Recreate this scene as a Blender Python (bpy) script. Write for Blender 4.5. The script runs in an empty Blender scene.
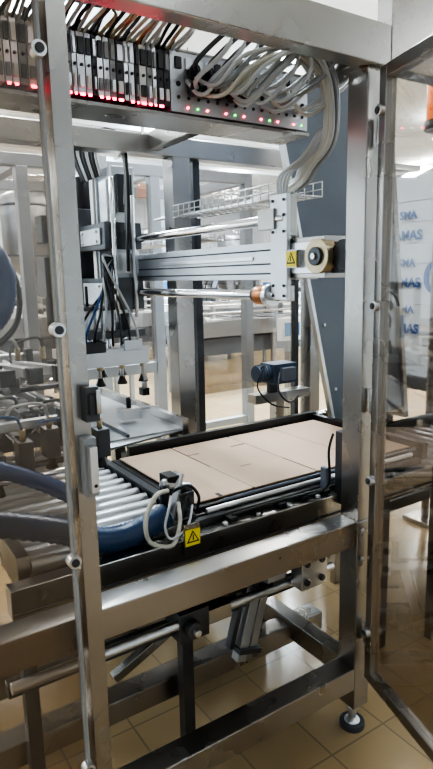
import bpy, bmesh, math, random
from mathutils import Vector, Matrix
random.seed(7)
V=Vector
# ---------------------------------------------------------------- materials
def M(name,col,metal=0.0,rough=0.5,var=0.0,scale=8.0,bump=0.0,emit=None,es=0.0,stretch=(1,1,1),coat=0.0):
    m=bpy.data.materials.new(name);m.use_nodes=True
    nt=m.node_tree;b=nt.nodes['Principled BSDF']
    b.inputs['Base Color'].default_value=(*col,1)
    b.inputs['Metallic'].default_value=metal;b.inputs['Roughness'].default_value=rough
    b.inputs['Coat Weight'].default_value=coat
    if emit:
        b.inputs['Emission Color'].default_value=(*emit,1);b.inputs['Emission Strength'].default_value=es
    tc=nt.nodes.new('ShaderNodeTexCoord');mp=nt.nodes.new('ShaderNodeMapping')
    mp.inputs['Scale'].default_value=stretch
    nt.links.new(tc.outputs['Object'],mp.inputs[0])
    nz=nt.nodes.new('ShaderNodeTexNoise');nz.inputs['Scale'].default_value=scale;nz.inputs['Detail'].default_value=3
    nt.links.new(mp.outputs[0],nz.inputs['Vector'])
    if var>0:
        r=nt.nodes.new('ShaderNodeValToRGB')
        r.color_ramp.elements[0].position=.3;r.color_ramp.elements[1].position=.7
        r.color_ramp.elements[0].color=(*[max(0,c*(1-var)) for c in col],1)
        r.color_ramp.elements[1].color=(*[min(1,c*(1+var)) for c in col],1)
        nt.links.new(nz.outputs['Fac'],r.inputs[0]);nt.links.new(r.outputs[0],b.inputs['Base Color'])
        mr=nt.nodes.new('ShaderNodeMapRange');mr.inputs['To Min'].default_value=max(.02,rough-.05);mr.inputs['To Max'].default_value=rough+.05
        nt.links.new(nz.outputs['Fac'],mr.inputs[0]);nt.links.new(mr.outputs[0],b.inputs['Roughness'])
    if bump>0:
        bp=nt.nodes.new('ShaderNodeBump');bp.inputs['Strength'].default_value=bump;bp.inputs['Distance'].default_value=.002
        nt.links.new(nz.outputs['Fac'],bp.inputs['Height']);nt.links.new(bp.outputs[0],b.inputs['Normal'])
    return m
steel=M('brushed_steel',(.39,.375,.36),1.0,.28,.06,5)
steel_b=M('process_steel',(.33,.35,.38),.7,.4,.1,3)
steel_l=M('light_steel',(.66,.67,.69),.95,.30,.05,10)
plate=M('table_plate_steel',(.55,.57,.60),.85,.42,.04,4)
steel_d=M('dark_steel',(.11,.115,.125),.8,.4,.2,9)
alu=M('anodised_aluminium',(.55,.57,.60),.7,.33,.05,12)
chrome=M('chrome_rod',(.8,.8,.82),1,.12)
slate=M('slate_paint',(.14,.16,.195),.3,.38,.08,4)
motorb=M('motor_blue_grey',(.10,.13,.19),.2,.4,.08,8)
black=M('black_plastic',(.012,.012,.014),0,.4,.2,9)
dgrey=M('dark_grey_plastic',(.05,.052,.06),0,.5,.1,8)
grey=M('grey_plastic',(.3,.31,.32),0,.5,.1,8)
white=M('white_plastic',(.78,.78,.76),0,.45,.04,8)
cream=M('cream_hose',(.55,.53,.46),0,.45)
cgrey=M('cable_grey',(.50,.51,.52),0,.5)
blue=M('blue_hose',(.015,.045,.11),0,.35)
bluel=M('blue_tube',(.02,.08,.24),0,.35)
redt=M('red_tube',(.35,.04,.02),0,.4)
copper=M('bronze',(.45,.2,.09),.7,.35,.15,20)
brass=M('brass',(.45,.38,.26),.8,.3,.1,20)
yellow=M('sign_yellow',(.9,.75,.05),0,.4)
card=M('cardboard',(.66,.49,.37),0,.6,.04,5)
cardd=M('cardboard_crease',(.42,.30,.22),0,.8)
ledr=M('led_red',(1,.05,.05),emit=(1,.03,.10),es=18)
ledg=M('led_green',(.05,1,.1),emit=(.1,1,.15),es=4)
lampm=M('lamp_diffuser',(1,1,1),emit=(.93,.97,1),es=14)
ctrlblue=M('screen_blue',(.1,.25,.5),0,.2)
wrap=M('stretch_wrap',(.66,.74,.84),0,.15,.12,3,.6,coat=.5)
orange=M('orange_plastic',(.8,.2,.03),0,.4,emit=(1,.25,.03),es=.4)
ink=M('blue_ink',(.02,.12,.42),0,.5)
def acrylic(name,tint,refl,haze,hc):
    m=bpy.data.materials.new(name);m.use_nodes=True;nt=m.node_tree;nt.nodes.clear()
    o=nt.nodes.new('ShaderNodeOutputMaterial');t=nt.nodes.new('ShaderNodeBsdfTransparent');t.inputs[0].default_value=(*tint,1)
    g=nt.nodes.new('ShaderNodeBsdfGlossy');g.inputs['Roughness'].default_value=.02
    d=nt.nodes.new('ShaderNodeBsdfDiffuse');d.inputs[0].default_value=(*hc,1)
    m1=nt.nodes.new('ShaderNodeMixShader');m2=nt.nodes.new('ShaderNodeMixShader')
    nz=nt.nodes.new('ShaderNodeTexNoise');nz.inputs['Scale'].default_value=2.5
    mr=nt.nodes.new('ShaderNodeMapRange');mr.inputs['To Min'].default_value=haze*.6;mr.inputs['To Max'].default_value=haze*1.4
    nt.links.new(nz.outputs['Fac'],mr.inputs[0]);nt.links.new(mr.outputs[0],m1.inputs[0])
    nt.links.new(t.outputs[0],m1.inputs[1]);nt.links.new(d.outputs[0],m1.inputs[2])
    lw=nt.nodes.new('ShaderNodeLayerWeight');lw.inputs[0].default_value=.5
    pw=nt.nodes.new('ShaderNodeMath');pw.operation='POWER';pw.inputs[1].default_value=3
    ma=nt.nodes.new('ShaderNodeMath');ma.operation='MULTIPLY_ADD';ma.inputs[1].default_value=.6;ma.inputs[2].default_value=refl
    nt.links.new(lw.outputs['Facing'],pw.inputs[0]);nt.links.new(pw.outputs[0],ma.inputs[0])
    nt.links.new(ma.outputs[0],m2.inputs[0]);nt.links.new(m1.outputs[0],m2.inputs[1]);nt.links.new(g.outputs[0],m2.inputs[2])
    nt.links.new(m2.outputs[0],o.inputs[0]);return m
glassL=acrylic('acrylic_panel',(.82,.77,.72),.06,.05,(.34,.27,.21))  # brown tint and dusty haze also paint in the floor's reflection
glassR=acrylic('acrylic_door',(.78,.74,.70),.12,.02,(.34,.29,.24))
# ---------------------------------------------------------------- builder
class B:
    def __init__(s,name,bevel=.0025):
        s.name=name;s.bm=bmesh.new();s.mats=[];s.bevel=bevel
    def mi(s,m):
        if m not in s.mats:s.mats.append(m)
        return s.mats.index(m)
    def _add(s,verts,faces,m,smooth=False):
        i=s.mi(m);vs=[s.bm.verts.new(v) for v in verts]
        for k,f in enumerate(faces):
            try:
                fc=s.bm.faces.new([vs[j] for j in f]);fc.material_index=i
                fc.smooth=smooth if not isinstance(smooth,list) else smooth[k]
            except ValueError:pass
    def box(s,c,size,m,rot=None):
        x,y,z=[a/2 for a in size];c=V(c)
        pts=[V((sx*x,sy*y,sz*z)) for sx in(-1,1) for sy in(-1,1) for sz in(-1,1)]
        if rot is not None:pts=[rot@p for p in pts]
        s._add([p+c for p in pts],[(0,1,3,2),(4,6,7,5),(0,4,5,1),(2,3,7,6),(0,2,6,4),(1,5,7,3)],m)
    def bb(s,x0,x1,y0,y1,z0,z1,m):
        s.box(((x0+x1)/2,(y0+y1)/2,(z0+z1)/2),(abs(x1-x0),abs(y1-y0),abs(z1-z0)),m)
    def frame(s,p1,p2,up=V((0,0,1))):
        d=(V(p2)-V(p1));z=d.normalized()
        if abs(z.dot(up))>.98:up=V((0,1,0))
        x=up.cross(z).normalized();y=z.cross(x)
        return Matrix((x,y,z)).transposed(),d.length
    def bar(s,p1,p2,w,h,m):
        R,L=s.frame(p1,p2);s.box((V(p1)+V(p2))/2,(w,h,L),m,R)
    def cyl(s,p1,p2,r,m,n=16,r2=None):
        R,L=s.frame(p1,p2);p1=V(p1);p2=V(p2);r2=r if r2 is None else r2
        vs=[];
        for p,rr in((p1,r),(p2,r2)):
            for k in range(n):
                a=2*math.pi*k/n;vs.append(p+R@V((rr*math.cos(a),rr*math.sin(a),0)))
        f=[(k,(k+1)%n,n+(k+1)%n,n+k) for k in range(n)]
        s._add(vs,f+[tuple(reversed(range(n))),tuple(range(n,2*n))],m,[True]*n+[False,False])
    def tube(s,pts,r,m,n=6,sub=6,corr=0):
        P=[V(p) for p in pts]
        if len(P)>2:
            Q=[P[0]]+P+[P[-1]];o=[]
            for i in range(1,len(Q)-2):
                for k in range(sub):
                    t=k/sub;a,b,c,d=Q[i-1:i+3]
                    o.append(.5*((2*b)+(c-a)*t+(2*a-5*b+4*c-d)*t*t+(3*b-a-3*c+d)*t**3))
            o.append(P[-1]);P=o
        vs=[];fs=[];T=(P[1]-P[0]).normalized()
        x=T.orthogonal().normalized()
        for i,p in enumerate(P):
            T=(P[min(i+1,len(P)-1)]-P[max(i-1,0)]).normalized()
            x=(x-T*x.dot(T)).normalized();y=T.cross(x)
            rr=r*(1+corr*(1 if i%2 else -1))
            for k in range(n):
                a=2*math.pi*k/n;vs.append(p+x*rr*math.cos(a)+y*rr*math.sin(a))
        for i in range(len(P)-1):
            for k in range(n):
                fs.append((i*n+k,i*n+(k+1)%n,(i+1)*n+(k+1)%n,(i+1)*n+k))
        fs.append(tuple(reversed(range(n))));fs.append(tuple(range((len(P)-1)*n,len(P)*n)))
        s._add(vs,fs,m,True)
    def prism(s,poly,ext,m):
        n=len(poly);e=V(ext);vs=[V(p) for p in poly]+[V(p)+e for p in poly]
        s._add(vs,[tuple(range(n)),tuple(reversed(range(n,2*n)))]+[(k,n+k,n+(k+1)%n,(k+1)%n) for k in range(n)],m)
    def lathe(s,c,prof,m,n=24):
        vs=[];c=V(c)
        for r,z in prof:
            for k in range(n):
                a=2*math.pi*k/n;vs.append(c+V((r*math.cos(a),r*math.sin(a),z)))
        fs=[(i*n+k,i*n+(k+1)%n,(i+1)*n+(k+1)%n,(i+1)*n+k) for i in range(len(prof)-1) for k in range(n)]
        s._add(vs,fs,m,True)
        s._add([vs[k] for k in range(n)],[tuple(reversed(range(n)))],m)
        s._add([vs[(len(prof)-1)*n+k] for k in range(n)],[tuple(range(n))],m)
    def done(s):
        bmesh.ops.recalc_face_normals(s.bm,faces=s.bm.faces)
        me=bpy.data.meshes.new(s.name);s.bm.to_mesh(me);s.bm.free()
        for m in s.mats:me.materials.append(m)
        o=bpy.data.objects.new(s.name,me);bpy.context.scene.collection.objects.link(o)
        if s.bevel:
            b=o.modifiers.new('bevel','BEVEL');b.width=s.bevel;b.segments=2;b.limit_method='ANGLE';b.angle_limit=math.radians(50)
        return o
def mesh_tray(name,p1,p2,w,h,r=.0025,step=.05):
    b=B(name,0);p1=V(p1);p2=V(p2);d=p2-p1;L=d.length;t=d.normalized();sd=V((0,0,1)).cross(t).normalized();u=V((0,0,1))
    for o in (-w/2,-w/6,w/6,w/2):b.cyl(p1+sd*o,p2+sd*o,r,steel_l,6)
    for o in (-w/2,w/2):
        for hh in (h/2,h):b.cyl(p1+sd*o+u*hh,p2+sd*o+u*hh,r,steel_l,6)
    k=0
    while k*step<=L:
        q=p1+t*k*step
        b.tube([q+sd*w/2+u*h,q+sd*w/2,],r,steel_l,5);b.tube([q-sd*w/2,q+sd*w/2],r,steel_l,5);b.tube([q-sd*w/2+u*h,q-sd*w/2],r,steel_l,5);k+=1
    return b
# ---------------------------------------------------------------- room
X0,X1,Y0,Y1,ZC=-5,15,-4,18,4.3
def tile_mat():
    m=bpy.data.materials.new('floor_tile');m.use_nodes=True;nt=m.node_tree;b=nt.nodes['Principled BSDF']
    tc=nt.nodes.new('ShaderNodeTexCoord');br=nt.nodes.new('ShaderNodeTexBrick')
    br.offset=0;br.inputs['Scale'].default_value=1;br.inputs['Brick Width'].default_value=.25;br.inputs['Row Height'].default_value=.25
    br.inputs['Mortar Size'].default_value=.004;br.inputs['Color1'].default_value=(.48,.345,.20,1);br.inputs['Color2'].default_value=(.43,.31,.18,1)
    br.inputs['Mortar'].default_value=(.30,.23,.15,1)
    nt.links.new(tc.outputs['Object'],br.inputs['Vector'])
    nz=nt.nodes.new('ShaderNodeTexNoise');nz.inputs['Scale'].default_value=1.7
    mx=nt.nodes.new('ShaderNodeMix');mx.data_type='RGBA';mx.blend_type='MULTIPLY';mx.inputs[0].default_value=.2
    nt.links.new(br.outputs['Color'],mx.inputs[6]);nt.links.new(nz.outputs['Color'],mx.inputs[7])
    nt.links.new(mx.outputs[2],b.inputs['Base Color']);b.inputs['Roughness'].default_value=.2
    return m
wallm=M('wall_panel_white',(.72,.78,.84),0,.5,.03,.5)
ceilm=M('ceiling_panel_white',(.78,.82,.87),0,.6,.03,.5)
ft=tile_mat()
def slab(n,x0,x1,y0,y1,z0,z1,m):
    b=B(n,0);b.bb(x0,x1,y0,y1,z0,z1,m);return b.done()
slab('floor',X0,X1,Y0,Y1,-.1,0,ft);slab('ceiling',X0,X1,Y0,Y1,ZC,ZC+.1,ceilm)
slab('wall_back',X0,X1,Y1,Y1+.1,0,ZC,wallm);slab('wall_front',X0,X1,Y0-.1,Y0,0,ZC,wallm)
slab('wall_left',X0-.1,X0,Y0,Y1,0,ZC,wallm);slab('wall_right',X1,X1+.1,Y0,Y1,0,ZC,wallm)
slab('baseboard_back',X0,X1,Y1-.03,Y1,0,.15,grey);slab('baseboard_right',X1-.03,X1,Y0,Y1,0,.15,grey)
def area(loc,sx,sy,e,up=False):
    ld=bpy.data.lights.new('ceiling_area','AREA');ld.shape='RECTANGLE';ld.size=sx;ld.size_y=sy
    ld.energy=e;ld.color=(.82,.93,1)
    lo=bpy.data.objects.new('ceiling_lamp',ld);lo.location=loc
    if up:lo.rotation_euler=(math.pi,0,0)
    bpy.context.scene.collection.objects.link(lo)
for i,x in enumerate((-2.5,2,5.5,9.5,13)):
    for j,y in enumerate((-1.5,3.2,6.5,10,14)):
        b=B('ceiling_light',0);b.bb(x-.14,x+.14,y-.7,y+.7,ZC-.38,ZC-.33,white);b.bb(x-.11,x+.11,y-.66,y+.66,ZC-.4,ZC-.38,lampm)
        for q in(-.5,.5):b.cyl((x,y+q,ZC-.33),(x,y+q,ZC),.006,steel)
        b.done()
        area((x,y,ZC-.42),.3,1.4,9 if y<0 else (85 if y<4 and x<4 else 230))
        if y>3 and x>0:area((x,y,ZC-.32),.3,1.4,85,True)  # extra upward lamp, added to brighten the ceiling
# ---------------------------------------------------------------- machine frame
b=B('machine_frame',.005);F=steel
b.bb(1.37,1.44,1.27,1.35,.10,2.18,F)          # front right post
b.bb(-.6,1.44,1.25,1.31,2.18,2.29,F)          # top front beam
b.bb(1.442,2.3,1.25,1.31,2.18,2.42,F)         # header above door opening
b.bb(-.6,1.37,1.27,1.35,.715,.80,F)           # front rail
b.bb(-.6,1.37,1.27,1.35,.18,.262,F)           # base rail
b.bb(-.6,1.55,1.62,1.70,.16,.24,F)            # inner base rail
b.bb(1.38,1.44,1.31,2.68,2.20,2.28,F)         # top side rail
b.bb(1.38,1.44,1.35,2.68,.18,.26,F)           # base side rail
b.bb(1.50,1.60,2.65,2.75,.10,2.18,F)          # rear mid post
b.bb(-.6,2.5,2.66,2.75,2.18,2.27,F)           # rear top beam
b.bb(-.6,1.5,2.66,2.74,.5,.58,F)
b.bb(2.42,2.5,2.66,2.75,.1,2.18,F)
for x,y in((1.405,1.31),(1.55,2.7),(2.46,2.7)):
    b.cyl((x,y,.02),(x,y,.10),.014,steel_l);b.cyl((x,y,0),(x,y,.022),.045,dgrey,20);b.cyl((x,y,.022),(x,y,.035),.03,steel_l,20,.016)
b.cyl((1.405,1.31,.07),(1.405,1.31,.085),.024,steel_l,6)
b.bb(1.36,1.45,1.262,1.27,.64,.80,F)
for z in(.67,.77):
    for x in(1.38,1.43):b.cyl((x,1.262,z),(x,1.255,z),.008,steel_l,6)
b.done()
# left guard
b=B('machine_guard_panel',.003)
b.bb(.413,.452,1.195,1.24,.05,2.18,steel);b.bb(-.6,.413,1.2,1.23,.05,.09,steel);b.bb(-.62,-.58,1.19,1.24,.05,2.18,steel)
b.bb(-.6,.418,1.212,1.218,.09,2.16,glassL);b.bb(-.6,.413,1.2,1.23,2.15,2.18,steel)
b.cyl((.433,1.215,0),(.433,1.215,.05),.018,dgrey)
b.bb(.395,.401,1.20,1.222,.09,2.15,grey)
for z in(.45,.983,1.497,2.03):
    b.cyl((.394,1.188,z),(.394,1.212,z),.015,steel_l,20);b.cyl((.394,1.184,z),(.394,1.188,z),.009,dgrey,20)
b.bb(.432,.462,1.165,1.195,1.30,1.375,steel_d);b.bb(.438,.456,1.157,1.165,1.315,1.36,dgrey);b.cyl((.455,1.15,1.37),(.455,1.15,1.32),.005,steel_l)
b.bb(.422,.450,1.165,1.195,1.135,1.265,grey);b.bb(.427,.444,1.145,1.165,1.15,1.25,steel_l);b.cyl((.436,1.144,1.165),(.436,1.145,1.165),.004,black)
b.done()
# right door (open towards camera)
hinge=V((1.405,1.24,0));dd=V((-.30,-.954,0)).normalized();nn=V((-dd.y,dd.x,0))
b=B('machine_guard_door',.003)
R=Matrix((dd,nn,V((0,0,1)))).transposed()
def dbox(u0,u1,z0,z1,th,m,o=0):b.box(hinge+nn*o+dd*((u0+u1)/2)+V((0,0,(z0+z1)/2)),(u1-u0,th,z1-z0),m,R)
W=.8;z0,z1=.24,2.17
dbox(.0,.036,z0,z1,.035,steel);dbox(W-.036,W,z0,z1,.035,steel);dbox(.036,W-.036,z0,z0+.036,.035,steel);dbox(.036,W-.036,z1-.036,z1,.035,steel)
dbox(.03,W-.03,z0+.03,z1-.03,.005,glassR)
for z in(.42,.95,1.5,2.05):
    for uu in(.02,W-.02):
        p=hinge+dd*uu+V((0,0,z))
        b.cyl(p-nn*.015,p-nn*.033,.016,steel_l,20);b.cyl(p-nn*.033,p-nn*.038,.010,dgrey,16)
for z in(.4,1.2,2.0):
    b.cyl(hinge+V((.0,.012,z-.04)),hinge+V((.0,.012,z+.04)),.011,steel_l)
b.done()
# ---------------------------------------------------------------- gantry axis
b=B('gantry_linear_axis',.003)
b.bb(1.39,1.49,1.60,3.35,1.58,1.715,alu)
for z in(1.60,1.635,1.685):b.bb(1.386,1.39,1.62,3.3,z,z+.006,dgrey)
b.bb(1.384,1.39,1.85,2.6,1.652,1.668,steel_l)
b.bb(1.37,1.50,1.44,1.64,1.585,1.72,steel)
b.bb(1.365,1.37,1.46,1.66,1.60,1.705,steel_l)
b.cyl((1.355,1.465,1.655),(1.47,1.465,1.655),.056,brass,28);b.cyl((1.345,1.465,1.655),(1.355,1.465,1.655),.03,steel_d,20);b.cyl((1.338,1.465,1.655),(1.345,1.465,1.655),.012,steel_l,6)
b.bb(1.40,1.48,1.35,1.44,1.60,1.70,steel_d);b.cyl((1.42,1.37,1.655),(1.38,1.37,1.655),.05,black,20)
b.bb(1.345,1.362,1.60,1.69,1.51,1.87,alu)
for z in(1.525,1.56,1.745,1.80,1.85):
    for y in(1.615,1.675):b.cyl((1.345,y,z),(1.339,y,z),.006,steel_d,6)
b.bb(1.362,1.40,1.61,1.70,1.73,1.86,steel);b.bb(1.362,1.39,1.61,1.72,1.505,1.56,steel)
b.bb(1.335,1.40,1.66,1.75,1.755,1.825,steel)
b.cyl((1.36,1.62,1.79),(1.36,3.2,1.79),.019,chrome);b.cyl((1.36,1.68,1.525),(1.36,3.2,1.525),.019,chrome)
b.cyl((1.36,1.72,1.525),(1.36,1.78,1.525),.036,copper,20);b.cyl((1.36,1.695,1.525),(1.36,1.72,1.525),.042,steel_l,20);b.cyl((1.36,1.78,1.525),(1.36,1.80,1.525),.030,dgrey,20)
b.bb(1.33,1.50,3.3,3.36,1.45,1.86,steel);b.bb(1.42,1.47,3.36,3.40,1.55,2.18,steel)
b.done()
def tri(b,c,ax,up,n,s):
    c=V(c);ax=V(ax);up=V(up);n=V(n)
    b.box(c,tuple(abs(ax[i])*s*1.25+abs(up[i])*s*1.25+abs(n[i])*.002 for i in range(3)),yellow)
    def T(k,off,m):
        p=[c+n*off+up*(k*.62),c+n*off-up*(k*.42)-ax*(k*.6),c+n*off-up*(k*.42)+ax*(k*.6)]
        b.prism(p,n*.0006,m)
    T(s*.9,.0012,black);T(s*.62,.0022,yellow)
    b.prism([c+n*.003+up*s*.25-ax*s*.04,c+n*.003+up*s*.25+ax*s*.04,c+n*.003-up*s*.18+ax*s*.06,c+n*.003-up*s*.18-ax*s*.06],n*.0006,black)
b=B('warning_sign',0);tri(b,(1.3435,1.575,1.65),(0,-1,0),(0,0,1),(-1,0,0),.042);b.bb(1.345,1.365,1.548,1.602,1.62,1.68,steel);b.done()
b=B('warning_sign',0);b.bb(.795,.85,1.408,1.413,.79,.885,steel);tri(b,(.822,1.405,.845),(1,0,0),(0,0,1),(0,-1,0),.040);b.done()
# vertical axis
b=B('vertical_pick_axis',.003)
b.bb(1.23,1.30,2.98,3.06,1.33,2.22,alu);b.bb(1.22,1.23,3.0,3.04,1.35,2.2,white)
b.bb(1.24,1.36,2.80,2.96,1.42,2.14,alu);b.bb(1.23,1.24,2.82,2.94,1.60,1.74,black);b.bb(1.225,1.24,2.84,2.93,1.88,2.08,steel_l)
b.bb(1.18,1.38,2.78,3.12,1.44,1.60,steel_d);b.bb(1.18,1.38,2.78,3.12,1.74,1.87,steel_d);b.bb(1.17,1.18,2.82,3.08,1.765,1.845,alu)
b.bb(1.17,1.18,2.82,3.08,1.465,1.575,alu);b.bb(1.24,1.36,2.785,2.80,1.62,1.72,steel_l);b.bb(1.26,1.34,2.78,2.80,1.92,2.1,dgrey)
b.cyl((1.22,2.76,1.38),(1.22,2.76,2.08),.012,chrome);b.cyl((1.33,2.77,1.40),(1.33,2.77,2.0),.010,steel_l)
b.bb(1.18,1.34,3.15,3.30,1.60,1.97,dgrey);b.cyl((1.25,3.22,1.97),(1.25,3.22,2.14),.055,black);b.bb(1.17,1.18,3.17,3.28,1.7,1.9,steel_d)
b.cyl((1.25,3.22,1.42),(1.25,3.22,1.60),.06,black);b.cyl((1.16,3.30,1.5),(1.16,3.30,1.85),.035,copper,14)
b.bb(1.05,1.25,3.34,3.48,1.50,1.72,steel_d);b.bb(1.05,1.25,3.34,3.46,1.80,1.95,black);b.cyl((1.10,3.4,1.3),(1.10,3.4,1.50),.04,black)
b.bb(1.05,1.38,2.78,3.4,1.30,1.335,steel_d)
for z in(1.48,1.56,1.78,1.83):
    for y in(2.86,3.05):b.cyl((1.17,y,z),(1.162,y,z),.009,steel_l,6)
for k in range(9):
    b.tube([(1.22,2.88+.03*k,2.1),(1.19,2.84+.04*k,2.22+.01*k),(1.27,2.72,2.17+.01*k),(1.28,2.74,1.95-.04*k)],.009,black if k%3 else cgrey)
    b.tube([(1.17,3.1+.03*k,1.95),(1.12,3.15+.05*k,1.75-.02*k),(1.10+.01*k,3.2+.03*k,1.5),(1.22,3.1,1.32)],.008,[black,copper,cgrey,black,black,black,cgrey,redt,black][k])
for x,y,m_,r in((1.10,2.86,steel_l,.045),(1.19,2.82,alu,.034),(1.30,2.88,dgrey,.04)):
    b.cyl((x,y,1.335),(x,y,1.44),r,m_,20);b.cyl((x,y,1.44),(x,y,1.46),r*1.15,steel_d,20);b.cyl((x,y,1.22),(x,y,1.30),r*.35,chrome,12);b.cyl((x,y,1.46),(x,y,1.56),.008,black,8)
b.cyl((1.2,3.05,1.22),(1.2,3.05,1.30),.05,steel_d)
b.bb(.98,1.38,2.76,3.10,1.185,1.235,steel_l);b.bb(1.02,1.14,2.74,2.80,1.235,1.29,dgrey);b.bb(1.24,1.34,2.74,2.80,1.235,1.29,alu)
b.bb(.98,1.38,2.75,2.76,1.16,1.25,alu)
for x in(1.0,1.12,1.24,1.36):
    for y in(2.79,3.05):
        b.cyl((x,y,1.185),(x,y,1.10),.009,steel_l,10);b.cyl((x,y,1.14),(x,y,1.16),.018,brass,8);b.cyl((x,y,1.10),(x,y,1.06),.013,black,14,.028)
b.bar((1.36,2.78,1.17),(1.36,2.78,1.02),.02,.03,steel);b.bb(1.33,1.37,2.74,2.79,.99,1.03,black)
for k in range(8):
    b.tube([(1.02+.045*k,2.79,1.26),(.98+.045*k,2.70,1.33),(1.04+.03*k,2.69,1.44),(1.15,2.74,1.55+.02*k),(1.22,2.79,1.7)],.007,[black,bluel,black,cgrey,black,dgrey,black,cgrey][k])
b.done()
# ---------------------------------------------------------------- slanted magazine chute
b=B('carton_magazine_chute',.003)
b.prism([(1.68,2.12,2.50),(2.40,2.12,2.50),(2.62,2.12,.86),(2.09,2.12,.86)],(0,.03,0),slate)
b.prism([(1.664,2.108,2.50),(1.684,2.108,2.50),(2.094,2.108,.86),(2.074,2.108,.86)],(0,.03,0),steel_l)
b.prism([(2.40,2.1,2.50),(2.43,2.1,2.50),(2.65,2.1,.80),(2.62,2.1,.80)],(0,.14,0),steel)
for t in(.1,.3,.5,.7,.9):
    x=1.68+.41*t+.05;z=2.5-1.64*t;b.cyl((x,2.12,z),(x,2.112,z),.009,steel_l,8)
b.bb(2.12,2.62,2.28,2.34,.78,.86,steel);b.bb(2.22,2.28,2.28,2.34,0,.78,steel);b.bb(2.55,2.61,2.28,2.34,0,.78,steel);b.bb(2.2,2.6,2.15,2.30,.84,.87,steel)
b.done()
b=B('drive_motor',.004)
b.bb(1.98,2.14,2.46,2.58,1.01,1.12,motorb);b.cyl((1.90,2.52,1.07),(1.98,2.52,1.07),.045,motorb,20);b.bb(2.02,2.11,2.43,2.46,1.03,1.10,steel_b)
for i in range(4):b.cyl((1.91+i*.018,2.52,1.07),(1.914+i*.018,2.52,1.07),.05,motorb,20)
b.cyl((2.05,2.56,.95),(2.05,2.56,1.02),.035,steel_d);b.bb(1.9,2.3,2.52,2.6,.9,.95,steel);b.bb(2.05,2.11,2.53,2.59,0,.9,steel)
b.tube([(2.0,2.44,1.08),(1.93,2.36,1.0),(2.0,2.36,.93),(2.1,2.4,.95)],.006,black)
b.tube([(1.92,2.5,1.10),(1.87,2.4,1.13),(1.82,2.4,1.03),(1.87,2.35,.94),(2.0,2.36,.9)],.005,black)
b.done()
# ---------------------------------------------------------------- valve / terminal manifold
b=B('valve_terminal_manifold',.001)
b.bb(-.3,1.40,1.60,1.62,2.05,2.225,steel_d);b.bb(-.3,1.40,1.56,1.70,2.225,2.232,steel);b.bb(-.3,1.40,1.55,1.70,2.045,2.055,steel)
b.bb(-.3,1.38,1.60,1.68,2.055,2.22,steel_d)
x=-.28;k=0
while x<.87:
    w=random.choice((.014,.018,.018,.022));m=random.choice((grey,white,alu,steel_l,white,grey,white,steel_l,dgrey,alu))
    b.bb(x,x+w-.002,1.552,1.60,2.07,2.218,m)
    b.bb(x+.002,x+w-.004,1.546,1.553,2.165,2.205,random.choice((dgrey,alu,grey,white,black)))
    b.bb(x+.003,x+w-.005,1.546,1.553,2.085,2.115,random.choice((dgrey,white,grey,steel_l)))
    b.cyl((x+w/2,1.555,2.14),(x+w/2,1.547,2.14),.004,black,8)
    if random.random()<.75:b.bb(x+.004,x+w-.005,1.549,1.553,2.0655,2.072,ledr)
    x+=w;k+=1
b.bb(.88,1.39,1.55,1.60,2.06,2.22,alu)
for i in range(15):
    xx=.895+i*.033
    b.bb(xx,xx+.02,1.543,1.55,2.175,2.205,steel_l if i%4 else dgrey);b.cyl((xx+.01,1.55,2.135),(xx+.01,1.546,2.135),.007,black,10)
    b.cyl((xx+.01,1.55,2.10),(xx+.01,1.546,2.10),.005,dgrey,10)
    if i%4==2:b.bb(xx+.004,xx+.010,1.546,1.55,2.072,2.077,ledg)
    elif i%2:b.bb(xx+.004,xx+.010,1.546,1.55,2.072,2.077,ledr)
for i in range(5):
    for j in range(2):
        xx=.95+i*.045;zz=2.12+j*.045
        b.cyl((xx,1.55,zz),(xx-.01,1.51,zz+.003),.015,black,12)
        b.tube([(xx,1.52,zz),(xx-.03,1.47,zz+.01),(xx+.04,1.44,zz+.08),(xx+.12,1.46,2.30)],.007,dgrey if j else cgrey,6)
b.done()
b=B('pneumatic_tubing',0)
for i in range(80):
    xx=-.28+i*.015;c=random.choice((black,black,copper,cgrey,cgrey,dgrey,brass,black,steel_l,cream,cgrey,steel_d))
    h=2.25+random.random()*.04
    b.tube([(xx,1.57,2.205),(xx,1.545,2.225),(xx+.02,1.50-random.random()*.06,h),(xx+random.uniform(-.05,.15),1.56,h+.05),(xx+.3,1.66,2.34)],.005,c,5,5)
    if i%3==0:b.cyl((xx,1.56,2.215),(xx,1.545,2.245),.007,random.choice((black,brass,dgrey)),8)
b.done()
b=B('cable_bundle',0)
for i in range(26):
    o=random.uniform(-.04,.04);q=random.uniform(-.032,.032);xs=.93+i*.018
    b.tube([(xs,1.545,2.14+random.uniform(-.03,.04)),(xs+.02,1.46+q,2.12+o),(xs+.10,1.42+q,2.20+o),(1.28+o,1.42+q,2.25+o*.5),(1.36+o*.6,1.42+q*.6,2.17),(1.395+o*.4,1.45+q*.6,2.02),(1.41+o*.5,1.56+q,1.95),(1.50+o*.5,1.75,1.915+q*.5),(1.55+q,2.2,1.90+q*.3),(1.55+q,2.9,1.905+q*.3)],.006,random.choice((cgrey,cgrey,cream,cgrey,grey,cgrey)),6,7)
for i in range(4):
    b.tube([(1.38,1.45+.01*i,2.05),(1.37-.01*i,1.52,1.97),(1.36,1.60+.02*i,1.93),(1.38,1.65+.01*i,1.86)],.005,cgrey,6,6)
b.done()
t=mesh_tray('wire_mesh_cable_tray',(-.4,2.0,2.15),(1.30,2.0,2.15),.16,.055)
for i in range(6):t.cyl((-.4,1.94+.02*i,2.158),(1.30,1.94+.02*i,2.158),.006,[cgrey,black,cgrey,dgrey,bluel,white][i],6)
t.done()
t=mesh_tray('wire_mesh_cable_tray',(1.55,1.72,1.885),(1.55,2.62,1.885),.14,.055);t.done()
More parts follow.
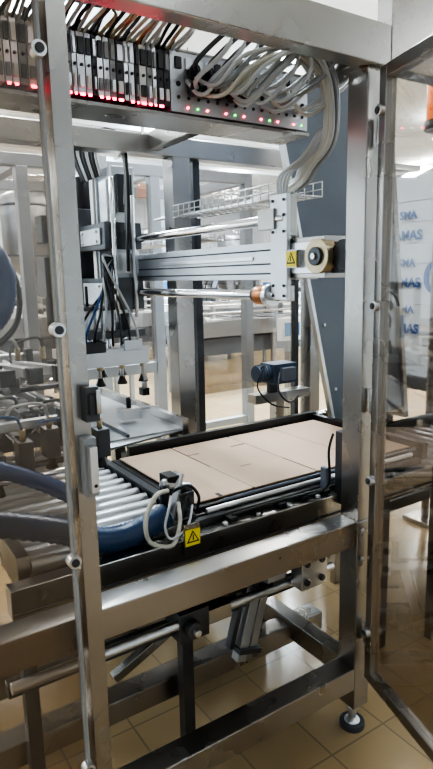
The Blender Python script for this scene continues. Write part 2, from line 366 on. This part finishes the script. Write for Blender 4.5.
t=mesh_tray('wire_mesh_cable_tray',(1.9,2.9,1.80),(1.9,5.5,1.80),.14,.055);t.done()
b=B('beacon_light',.001);b.bb(.53,.66,1.42,1.5,2.26,2.27,black);b.cyl((.6,1.46,2.27),(.6,1.46,2.29),.03,ledr,16);b.done()
# ---------------------------------------------------------------- conveyor bed + cardboard
b=B('carton_conveyor_bed',.002)
b.bb(.3,1.95,1.42,1.47,.755,.834,steel);b.bb(.3,1.95,1.415,1.42,.765,.772,dgrey);b.bb(.85,1.95,1.475,1.50,.80,.855,steel_d)
b.bb(.90,1.95,1.52,1.54,.845,.876,black)
b.bb(.98,2.02,2.17,2.20,.84,.91,black);b.bb(.98,2.02,2.20,2.26,.80,.87,steel_d)
b.bb(.90,1.97,1.54,2.17,.83,.868,black)
b.bb(.90,1.95,1.50,2.2,.70,.76,steel_d)
for i in range(9):b.bb(.98+i*.1,1.01+i*.1,1.44,1.53,.834,.85,black)
for i in range(7):b.cyl((.96+i*.13,1.44,.834),(.96+i*.13,1.44,.845),.009,steel_l,8)
b.bb(1.99,2.02,1.5,2.17,.83,.90,black)
b.bb(1.5,1.56,2.0,2.2,0,.8,steel_d);b.bb(1.8,1.86,1.55,1.61,0,.8,steel_d)
b.cyl((.92,1.485,.875),(1.9,1.485,.875),.009,steel_l,12);b.cyl((1.0,1.508,.885),(1.95,1.508,.885),.006,slate,12)
b.tube([(1.0,1.46,.85),(1.2,1.44,.862),(1.4,1.46,.85),(1.8,1.45,.86)],.006,black,6)
b.bb(1.43,1.49,1.39,1.44,.80,1.06,steel_d);b.bb(1.37,1.385,1.42,1.45,.86,.94,slate)
b.tube([(1.40,1.42,1.06),(1.38,1.42,1.0),(1.38,1.42,.88),(1.3,1.44,.85)],.005,black)
b.done()
b=B('cardboard_blank',.0008)
zc=.872;T=.005
def cpan(x0,x1,y0,y1):b.bb(x0,x1,y0,y1,zc,zc+T,card)
cpan(.925,1.16,1.56,2.15);cpan(1.168,1.454,1.56,2.01);cpan(1.168,1.454,2.020,2.15)
cpan(1.462,1.70,1.56,2.15);cpan(1.708,1.98,1.56,2.15)
cpan(1.16,1.168,1.57,1.84);cpan(1.454,1.462,1.76,2.13);cpan(1.70,1.708,1.58,2.12);cpan(1.22,1.38,2.01,2.020)
for xx in(1.164,1.458,1.704):b.bb(xx-.0007,xx+.0007,1.57,2.14,zc+T,zc+T+.0008,cardd)
b.bb(1.26,1.31,1.77,1.778,zc+T,zc+T+.0006,cardd);b.bb(1.02,1.035,1.56,1.59,zc+T,zc+T+.0006,black)
b.done()
# roller conveyor (left)
b=B('roller_conveyor',.002)
for i in range(11):
    y=1.53+i*.064;b.cyl((.38,y,.835),(.86,y,.835),.023,plate,16)
    b.cyl((.37,y,.835),(.87,y,.835),.008,dgrey,8)
b.bb(.34,.375,1.5,2.24,.78,.88,steel);b.bb(.865,.895,1.5,2.24,.78,.87,steel_d)
b.bb(.38,.86,1.5,2.24,.70,.72,black)
for x in(.36,.87):
    for y in (1.56,2.2):b.bb(x-.02,x+.02,y-.02,y+.02,.0,.78,steel_d)
b.done()
b=B('infeed_plate_table',.002)
b.bb(.84,1.30,2.28,3.3,.905,.92,plate);b.bb(1.30,1.33,2.28,3.3,.88,.96,steel);b.bb(.81,.84,2.28,3.3,.86,.93,steel)
b.prism([(.84,2.28,.912),(1.28,2.28,.912),(1.10,2.27,.90),(.84,2.25,.89)],(0,0,-.01),plate)
b.bb(1.02,1.035,2.28,3.3,.92,.932,steel_d)
for y in(2.32,3.2):
    b.bb(.98,1.03,y,y+.05,0,.905,steel);b.bb(1.25,1.3,y,y+.05,0,.905,steel)
for y in(2.5,3.1):
    b.bb(1.1,1.2,y,y+.07,.935,.99,steel_l);b.cyl((1.15,y+.03,.99),(1.15,y+.03,1.04),.012,black);b.bb(1.1,1.26,y+.02,y+.045,.97,.985,alu)
b.done()
# gripper near the corner
b=B('carton_clamp_gripper',.002)
b.bb(.84,.90,1.52,1.57,.88,.935,steel_d);b.bb(.82,.86,1.54,1.60,.93,.99,black);b.cyl((.80,1.55,.97),(.90,1.55,.94),.014,steel_l);b.bb(.87,.90,1.60,1.64,.87,.97,steel)
b.cyl((.79,1.51,.91),(.79,1.51,.98),.015,black);b.cyl((.79,1.51,.98),(.79,1.51,1.0),.008,steel_l)
b.bar((.80,1.5,.86),(.87,1.55,.99),.02,.02,alu);b.bar((.83,1.5,.86),(.90,1.54,.95),.014,.02,steel_d)
b.bb(.77,.93,1.503,1.53,.845,.862,steel)
b.tube([(.79,1.49,.97),(.73,1.45,.98),(.69,1.44,.92),(.70,1.44,.85),(.76,1.42,.83),(.80,1.44,.88),(.83,1.5,.92)],.007,cream,8)
b.tube([(.80,1.49,.95),(.76,1.43,.94),(.74,1.42,.89),(.76,1.42,.85),(.82,1.43,.87),(.88,1.5,.9)],.004,cgrey,8)
b.tube([(.82,1.52,.95),(.85,1.47,.98),(.88,1.46,.94),(.88,1.48,.88)],.005,black,8)
b.done()
b=B('corrugated_hose',0)
b.tube([(.0,1.75,1.02),(.15,1.62,1.0),(.3,1.58,.96),(.46,1.52,.92),(.56,1.48,.88),(.66,1.48,.87),(.78,1.48,.90)],.036,blue,14,14,.06)
b.done()
b=B('corrugated_hose',0)
b.tube([(.1,1.9,1.25),(.2,1.85,1.1),(.35,1.8,1.05),(.5,1.75,.98),(.62,1.7,.9)],.027,bluel,12,14,.07);b.done()
b=B('air_hose_loop',0)
b.tube([(.30,2.2,2.0),(.38,2.0,1.78),(.46,1.9,1.66),(.465,1.88,1.55),(.42,1.88,1.47),(.3,1.9,1.4)],.03,bluel,12,12,.05)
b.tube([(.2,2.2,2.0),(.46,2.1,1.75),(.53,2.0,1.6),(.50,1.95,1.45),(.35,1.9,1.35)],.010,black,8,8);b.done()
# cylinder bank
b=B('pneumatic_cylinder_bank',.002)
for i in range(5):
    x=.36+i*.085;z=1.03+.03*(i%3)
    b.bb(x,x+.045,2.1,3.3,z,z+.045,alu);b.bb(x+.01,x+.035,2.05,2.1,z+.005,z+.04,steel_d);b.cyl((x+.022,1.85,z+.022),(x+.022,2.1,z+.022),.009,chrome)
    b.bb(x-.005,x+.05,2.4,2.46,z-.01,z+.055,black);b.bb(x-.005,x+.05,2.9,2.96,z-.01,z+.055,black)
    b.cyl((x-.01,2.12,z+.07),(x-.01,3.25,z+.07),.009,black if i%2 else steel_l,8)
    b.bb(x,x+.045,1.80,1.86,z-.05,z+.045,steel_d);b.cyl((x+.022,1.83,z-.09),(x+.022,1.83,z-.05),.02,black,14,.01);b.cyl((x+.022,1.83,z+.045),(x+.022,1.83,z+.08),.01,brass,8)
    b.tube([(x,2.12,z+.06),(x-.04,2.0,z+.12),(x-.08,2.1,z+.1),(x-.05,2.3,z+.02)],.006,black)
    b.tube([(x+.02,1.83,z+.08),(x-.02,1.75,z+.14),(x-.08,1.85,z+.12),(x-.06,2.05,z+.04)],.005,random.choice((black,bluel,cgrey)))
b.bb(.2,.8,2.55,2.62,.93,1.0,steel);b.bb(.2,.8,3.0,3.07,.93,1.0,steel);b.bb(.2,.75,2.0,2.04,.93,.99,steel);b.bb(.2,.42,1.997,2.0,.96,.985,yellow)
for i in range(5):b.bb(.22+i*.04,.235+i*.04,1.994,1.997,.96,.985,black)
b.bb(.2,.75,1.9,1.93,1.12,1.15,alu);b.bb(.3,.36,1.84,1.9,1.08,1.2,steel_d);b.bb(.6,.64,1.85,1.9,1.06,1.18,black)
b.bb(.2,.26,2.5,2.56,0,1.0,steel);b.bb(.74,.79,2.62,2.67,0,.95,steel);b.bb(.2,.26,1.9,1.96,0,1.12,steel_d)
b.bb(.25,.8,2.3,3.2,.94,1.0,steel_d)
for k,(y,z) in enumerate(((2.3,1.20),(2.42,1.16),(2.55,1.22),(2.9,1.24),(2.2,1.13))):
    b.cyl((.2,y,z),(.85,y,z),.014,[chrome,steel_d,steel_l,alu,chrome][k],12)
    for x in(.32,.55,.78):b.bb(x,x+.035,y-.025,y+.025,z-.03,z+.03,[steel_d,alu,black][k%3])
for i in range(4):
    x=.40+i*.1
    b.bar((x,2.2,1.26),(x+.03,2.9,1.20),.035,.035,alu);b.bb(x-.01,x+.045,2.16,2.2,1.22,1.28,black)
    b.cyl((x+.02,2.4,1.28),(x+.02,2.4,1.33),.012,brass,8)
    b.tube([(x+.02,2.4,1.33),(x-.03,2.3,1.38),(x-.1,2.4,1.34),(x-.06,2.6,1.25)],.006,[black,bluel,cgrey,black][i])
for k in range(3):
    b.cyl((.25,1.78+.05*k,1.0+.02*k),(.68,1.78+.05*k,1.0+.02*k),.010,[chrome,steel_d,steel_l][k],12)
b.done()
# ---------------------------------------------------------------- lower mechanism
b=B('lift_mechanism',.002)
b.cyl((.3,1.52,.50),(1.5,1.52,.50),.017,steel_l);b.bb(.3,1.5,1.56,1.60,.44,.48,steel_d)
b.bb(1.28,1.40,1.44,1.5,.50,.64,steel_l)
for x in(1.30,1.37):
    for z in(.53,.60):b.cyl((x,1.44,z),(x,1.43,z),.012,steel_d,12)
b.bb(.82,.93,1.5,1.6,.44,.54,steel_d);b.cyl((.86,1.5,.49),(.86,1.47,.49),.028,steel_d,20);b.cyl((.86,1.47,.49),(.86,1.45,.49),.012,steel_l)
b.bb(.93,1.02,1.5,1.6,.47,.52,steel)
R1=Matrix.Rotation(math.radians(16),3,'Y')
b.box((1.13,1.56,.40),(.038,.038,.32),alu,R1);b.box((1.18,1.56,.41),(.032,.03,.30),steel_l,R1);b.box((1.09,1.57,.42),(.02,.03,.25),steel_d,R1)
for q in(.52,.28):b.box((1.155+(q-.4)*.28,1.555,q),(.10,.05,.02),steel_d,R1)
b.cyl((1.09,1.56,.24),(1.12,1.56,.3),.01,chrome);b.bb(1.03,1.2,1.53,1.6,.56,.60,steel_d)
b.bb(.5,1.6,1.6,1.66,.60,.69,black);b.bb(.5,1.75,1.9,1.96,.60,.69,black);b.bb(.5,1.75,1.7,1.74,.54,.58,steel)
b.bb(1.0,1.06,1.48,1.54,.56,.70,black);b.bb(1.2,1.26,1.5,1.56,.52,.70,steel_d)
b.cyl((1.02,1.45,.63),(1.02,1.48,.63),.02,black);b.bb(1.01,1.016,1.446,1.45,.66,.665,ledg)
for i in range(26):
    a=i/25;x=.62+.75*a;z=.60-.10*math.sin(a*math.pi)
    b.bb(x,x+.022,1.66,1.72,z-.02,z+.02,black)
for i in range(14):
    b.tube([(.5+.065*i,1.5,.7),(.53+.065*i,1.5,.63+random.uniform(-.05,.04)),(.63+.065*i,1.54,.6+random.uniform(-.05,.04)),(.7+.065*i,1.62,.68)],.007,random.choice((black,cgrey,black,dgrey,bluel)))
b.bar((.7,1.6,.66),(.95,1.6,.42),.03,.02,steel);b.bar((1.22,1.6,.68),(1.45,1.62,.42),.03,.02,alu);b.bar((1.0,1.75,.30),(1.3,1.75,.6),.04,.03,steel)
b.bar((.62,1.58,.36),(.84,1.58,.46),.03,.03,steel);b.bb(1.16,1.24,1.48,1.5,.55,.64,alu)
b.bb(.3,1.4,1.75,1.8,.35,.40,steel);b.bb(.6,1.7,2.2,2.26,.30,.36,steel_d)
b.bb(.95,1.0,1.6,2.2,.5,.56,steel_d);b.bb(1.35,1.40,1.6,2.2,.5,.56,steel_d)
b.bb(-.5,1.5,1.95,2.03,.16,.24,steel)
b.done()
# ---------------------------------------------------------------- rear machine frame
b=B('rear_machine_frame',.004)
for x,y in((2.2,4.2),(3.08,4.2),(2.2,5.3),(3.08,5.3),(1.2,4.2)):
    b.bb(x-.04,x+.04,y-.04,y+.04,0,2.35,steel_b)
b.bb(.4,3.12,4.16,4.24,2.35,2.43,steel_b);b.bb(.4,3.12,5.26,5.34,2.35,2.43,steel_b)
for x in(1.2,2.2,3.08):b.bb(x-.04,x+.04,4.24,5.26,2.35,2.43,steel_b)
b.bb(1.2,2.2,4.17,4.23,.85,.93,steel_b);b.bb(1.2,3.08,4.17,4.23,.3,.36,steel_b)
b.bb(1.24,2.16,4.2,4.205,.95,2.3,glassR)
b.done()
b=B('plexiglass_guard',.001)
b.bb(1.66,1.70,2.72,2.76,.3,2.2,steel_d);b.bb(1.70,2.35,2.735,2.741,.95,2.15,glassR);b.bb(2.35,2.38,2.72,2.76,.3,2.2,steel_d);b.done()
# ---------------------------------------------------------------- background
def conveyor(name,x0,x1,y0,y1,z,item=None):
    b=B(name,.003);along=(x1-x0)>(y1-y0);S=steel_b
    b.bb(x0,x1,y0,y1,z-.02,z,steel_l)
    if along:
        b.bb(x0,x1,y0-.03,y0,z-.16,z+.05,S);b.bb(x0,x1,y1,y1+.03,z-.16,z+.05,S);n=int((x1-x0)/1.8)+1
        b.bb(x0+.1,x1-.1,y0+.1,y1-.1,z-.42,z-.2,slate)
        b.cyl((x0,y0-.06,z+.16),(x1,y0-.06,z+.16),.015,steel_l,8);b.cyl((x0,y0-.06,z+.26),(x1,y0-.06,z+.26),.012,steel_l,8)
        for i in range(n+1):
            x=x0+(x1-x0-.05)*i/n
            b.bb(x,x+.03,y0-.07,y0-.03,z-.1,z+.28,S)
            for y in(y0,y1-.05):b.bb(x,x+.05,y,y+.05,0,z-.02,S)
        if item:
            x=x0+.1
            while x<x1-.3:
                h=random.choice((.05,.08,.14))
                b.bb(x,x+.22,y0+.05,y1-.05,z,z+h,item);b.bb(x+.02,x+.2,y0+.07,y1-.07,z+h,z+h+.015,random.choice((white,steel_d,steel_l)))
                if random.random()<.3:b.cyl((x+.1,y0+.2,z+h),(x+.1,y0+.2,z+h+.25),.04,random.choice((steel_l,slate,black)),10)
                x+=.3
    else:
        b.bb(x0-.03,x0,y0,y1,z-.12,z+.05,S);b.bb(x1,x1+.03,y0,y1,z-.12,z+.05,S);n=int((y1-y0)/1.2)+1
        for i in range(n+1):
            y=y0+(y1-y0-.05)*i/n
            for x in(x0,x1-.05):b.bb(x,x+.05,y,y+.05,0,z-.02,S)
        if item:
            y=y0+.1
            while y<y1-.3:
                b.bb(x0+.05,x1-.05,y,y+.22,z,z+.06,item);y+=.3
    b.done()
conveyor('tray_conveyor',3.9,9.5,6.6,7.2,.95,steel_l)
conveyor('tray_conveyor',3.6,9.5,8.4,9.0,1.0,white)
conveyor('tray_conveyor',.5,3.0,6.4,6.9,1.15,white)
conveyor('tray_conveyor',.6,1.1,4.4,6.2,1.0,steel_l)
conveyor('tray_conveyor',4.5,10,11.5,12.1,1.0,white)
for x,y,z0_,z1_,r in((2.35,8.2,1.75,2.75,.3),(3.05,8.2,1.75,2.65,.28),(3.9,10.5,1.7,2.7,.34),(1.65,8.0,1.75,2.8,.28),(5.0,11.0,1.5,2.7,.35),(6.3,14.5,1.2,2.9,.5),(7.6,14.5,1.2,2.9,.5),(9.0,14.8,1.2,2.8,.5),(10.4,14.8,1.2,2.8,.5)):
    b=B('stainless_steel_tank',0)
    b.lathe((x,y,0),[(.04,z0_-.15),(r*.5,z0_-.05),(r,z0_+.05),(r,z1_-.12),(r*.9,z1_-.05),(r*.5,z1_),(.05,z1_+.02)],steel_b)
    for a in range(3):
        q=a*2.1;b.cyl((x+r*.85*math.cos(q),y+r*.85*math.sin(q),0),(x+r*.85*math.cos(q),y+r*.85*math.sin(q),z0_+.1),.025,steel_b,8)
    b.cyl((x,y,z1_),(x,y,z1_+.15),.04,steel_l);b.cyl((x+.1,y,z1_-.02),(x+.1,y,z1_+.1),.06,steel_l)
    for zz in(z0_+.15,z1_-.2):b.cyl((x,y,zz),(x,y,zz+.03),r+.006,steel_d,24)
    b.tube([(x,y,z0_-.15),(x,y,z0_-.4),(x+.1,y,z0_-.5),(x+.4,y,z0_-.5)],.03,steel_l,8)
    b.done()
def machine(name,x,y,w,d,h):
    b=B(name,.004);S=steel_b
    b.bb(x,x+w,y,y+d,.35,h*.55,steel_b)
    for xx in(x,x+w-.06):
        for yy in(y,y+d-.06):b.bb(xx,xx+.06,yy,yy+.06,0,h,S)
    b.bb(x,x+w,y,y+.06,h-.06,h,S);b.bb(x,x+w,y+d-.06,y+d,h-.06,h,S);b.bb(x,x+.06,y,y+d,h-.06,h,S);b.bb(x+w-.06,x+w,y,y+d,h-.06,h,S)
    b.bb(x+.1,x+.1+w*.35,y-.02,y+.1,h*.6,h*.85,white);b.bb(x+.14,x+.05+w*.35,y-.025,y-.02,h*.66,h*.8,ctrlblue)
    for i in range(int(w/.14)):
        r=random.random();xx=x+.1+i*.13;b.cyl((xx,y+.2+.3*r,h*.55),(xx,y+.2+.3*r,h*(.65+.3*r)),.02+.03*r,random.choice((steel_l,steel_d,white,black,slate)),10)
        b.bb(xx,xx+.05+.08*r,y+.1,y+.25,h*.55,h*(.6+.12*r),random.choice((steel_d,slate,alu,white)))
        b.tube([(xx,y+.2,h*.7),(xx+.1,y+.1,h*.9),(xx+.25,y+.15,h-.03)],.012,random.choice((black,bluel,cgrey)))
    b.bb(x+w*.45,x+w*.95,y+.3,y+.5,h*.55,h*.72,steel_d);b.bb(x+.1,x+w-.1,y-.01,y,.4,h*.5,steel_d)
    b.done()
machine('packaging_machine',4.9,9.4,1.6,1.0,1.9);machine('packaging_machine',7.6,10.0,1.8,1.0,1.8)
machine('packaging_machine',1.2,7.1,1.5,.5,1.6);machine('packaging_machine',.1,5.0,.4,.8,1.5);machine('packaging_machine',5.6,13.0,2.0,1.0,2.0);machine('packaging_machine',9.5,12.5,2.0,1.0,2.0);machine('packaging_machine',1.2,10.5,2.0,1.0,2.0)
t=mesh_tray('wire_mesh_cable_tray',(.5,6.6,2.6),(9.5,6.6,2.6),.3,.08,.005,.15)
for x in(1,4,7,9.3):t.cyl((x,6.6,2.6),(x,6.6,ZC),.008,steel,6)
t.done()
b=B('ceiling_pipework',0)
for i in range(4):b.cyl((X0,8+.25*i,3.6-.05*i),(X1,8+.25*i,3.6-.05*i),.04,steel_l,10)
for x in(0,4,8,12):b.bb(x,x+.04,7.9,8.9,3.4,3.44,steel);b.bb(x,x+.04,7.9,7.94,3.4,ZC,steel)
b.done()
b=B('operator_panel',.003)
b.bb(3.30,3.55,4.0,4.06,1.02,1.22,white);b.bb(3.34,3.51,3.995,4.0,1.06,1.18,ctrlblue);b.bb(3.40,3.46,4.02,4.08,0,1.02,steel);b.bb(3.30,3.56,3.95,4.15,0,.03,steel);b.done()
# wrapped stack
b=B('wrapped_cardboard_stack',.01)
b.bb(3.2,4.2,1.9,2.74,.92,2.2,wrap)
for i in range(9):b.bb(3.196,4.204,1.896,2.744,1.0+i*.13,1.004+i*.13,wrap)
b.bb(3.15,4.25,1.85,2.8,.84,.92,steel_d)
for x in(3.18,4.15):
    for y in(1.88,2.7):b.bb(x,x+.06,y,y+.06,0,.84,steel_d)
stk=b.done()
def text(body,loc,size,par):
    c=bpy.data.curves.new('label','FONT');c.body=body;c.size=size;c.extrude=.001;c.align_x='LEFT';c.offset=.002
    o=bpy.data.objects.new('printed_label',c);o.data.materials.append(ink)
    o.matrix_world=Matrix(((0,0,-1,loc[0]),(-1,0,0,loc[1]),(0,1,0,loc[2]),(0,0,0,1)))
    bpy.context.scene.collection.objects.link(o);o.parent=par
for z in(1.80,1.50,1.20):
    text('AMAS',(3.192,2.70,z),.085,stk)
    text('SMA',(3.192,2.66,z+.13),.07,stk)
text('O',(3.192,2.47,1.45),.32,stk)
b=B('orange_warning_lamp',.004);b.cyl((3.1,2.3,2.45),(3.1,2.3,2.75),.09,orange,20);b.cyl((3.1,2.3,2.4),(3.1,2.3,2.45),.1,black,20);b.cyl((3.1,2.3,0),(3.1,2.3,2.4),.025,steel);b.bb(3.0,3.145,2.2,2.4,0,.03,steel);b.done()
b=B('outfeed_conveyor_frame',.003)
for i in range(11):b.cyl((2.12+i*.075,1.5,.74),(2.12+i*.075,2.05,.74),.022,steel_b,10)
b.bb(2.05,2.95,1.46,1.50,.70,.80,steel_b);b.bb(2.05,2.95,2.05,2.09,.70,.80,steel_d)
for x in(2.06,2.9):
    for y in(1.46,2.05):b.bb(x-.01,x+.04,y,y+.04,0,.7,steel)
b.bb(2.05,2.95,1.46,1.5,.3,.36,steel_d);b.bb(2.05,2.95,2.05,2.09,.3,.36,steel_d)
b.done()
# ---------------------------------------------------------------- world + camera
w=bpy.data.worlds.new('world');bpy.context.scene.world=w;w.use_nodes=True
w.node_tree.nodes['Background'].inputs[0].default_value=(.8,.85,.9,1);w.node_tree.nodes['Background'].inputs[1].default_value=.5
cd=bpy.data.cameras.new('camera');cam=bpy.data.objects.new('camera',cd);bpy.context.scene.collection.objects.link(cam)
cd.sensor_fit='VERTICAL';cd.sensor_height=36;cd.lens=590/769*36;cd.clip_start=.02
right=V((.8349,-.5499,-.0218));up=V((.1178,.1398,.9831));back=V((-.5376,-.8234,.1815))
m=Matrix((right,up,back)).transposed().to_4x4();m.translation=(0,0,1.6);cam.matrix_world=m
bpy.context.scene.camera=cam
vs=bpy.context.scene.view_settings;vs.view_transform='AgX';vs.exposure=-.12
try:vs.look='AgX - High Contrast'
except Exception:pass
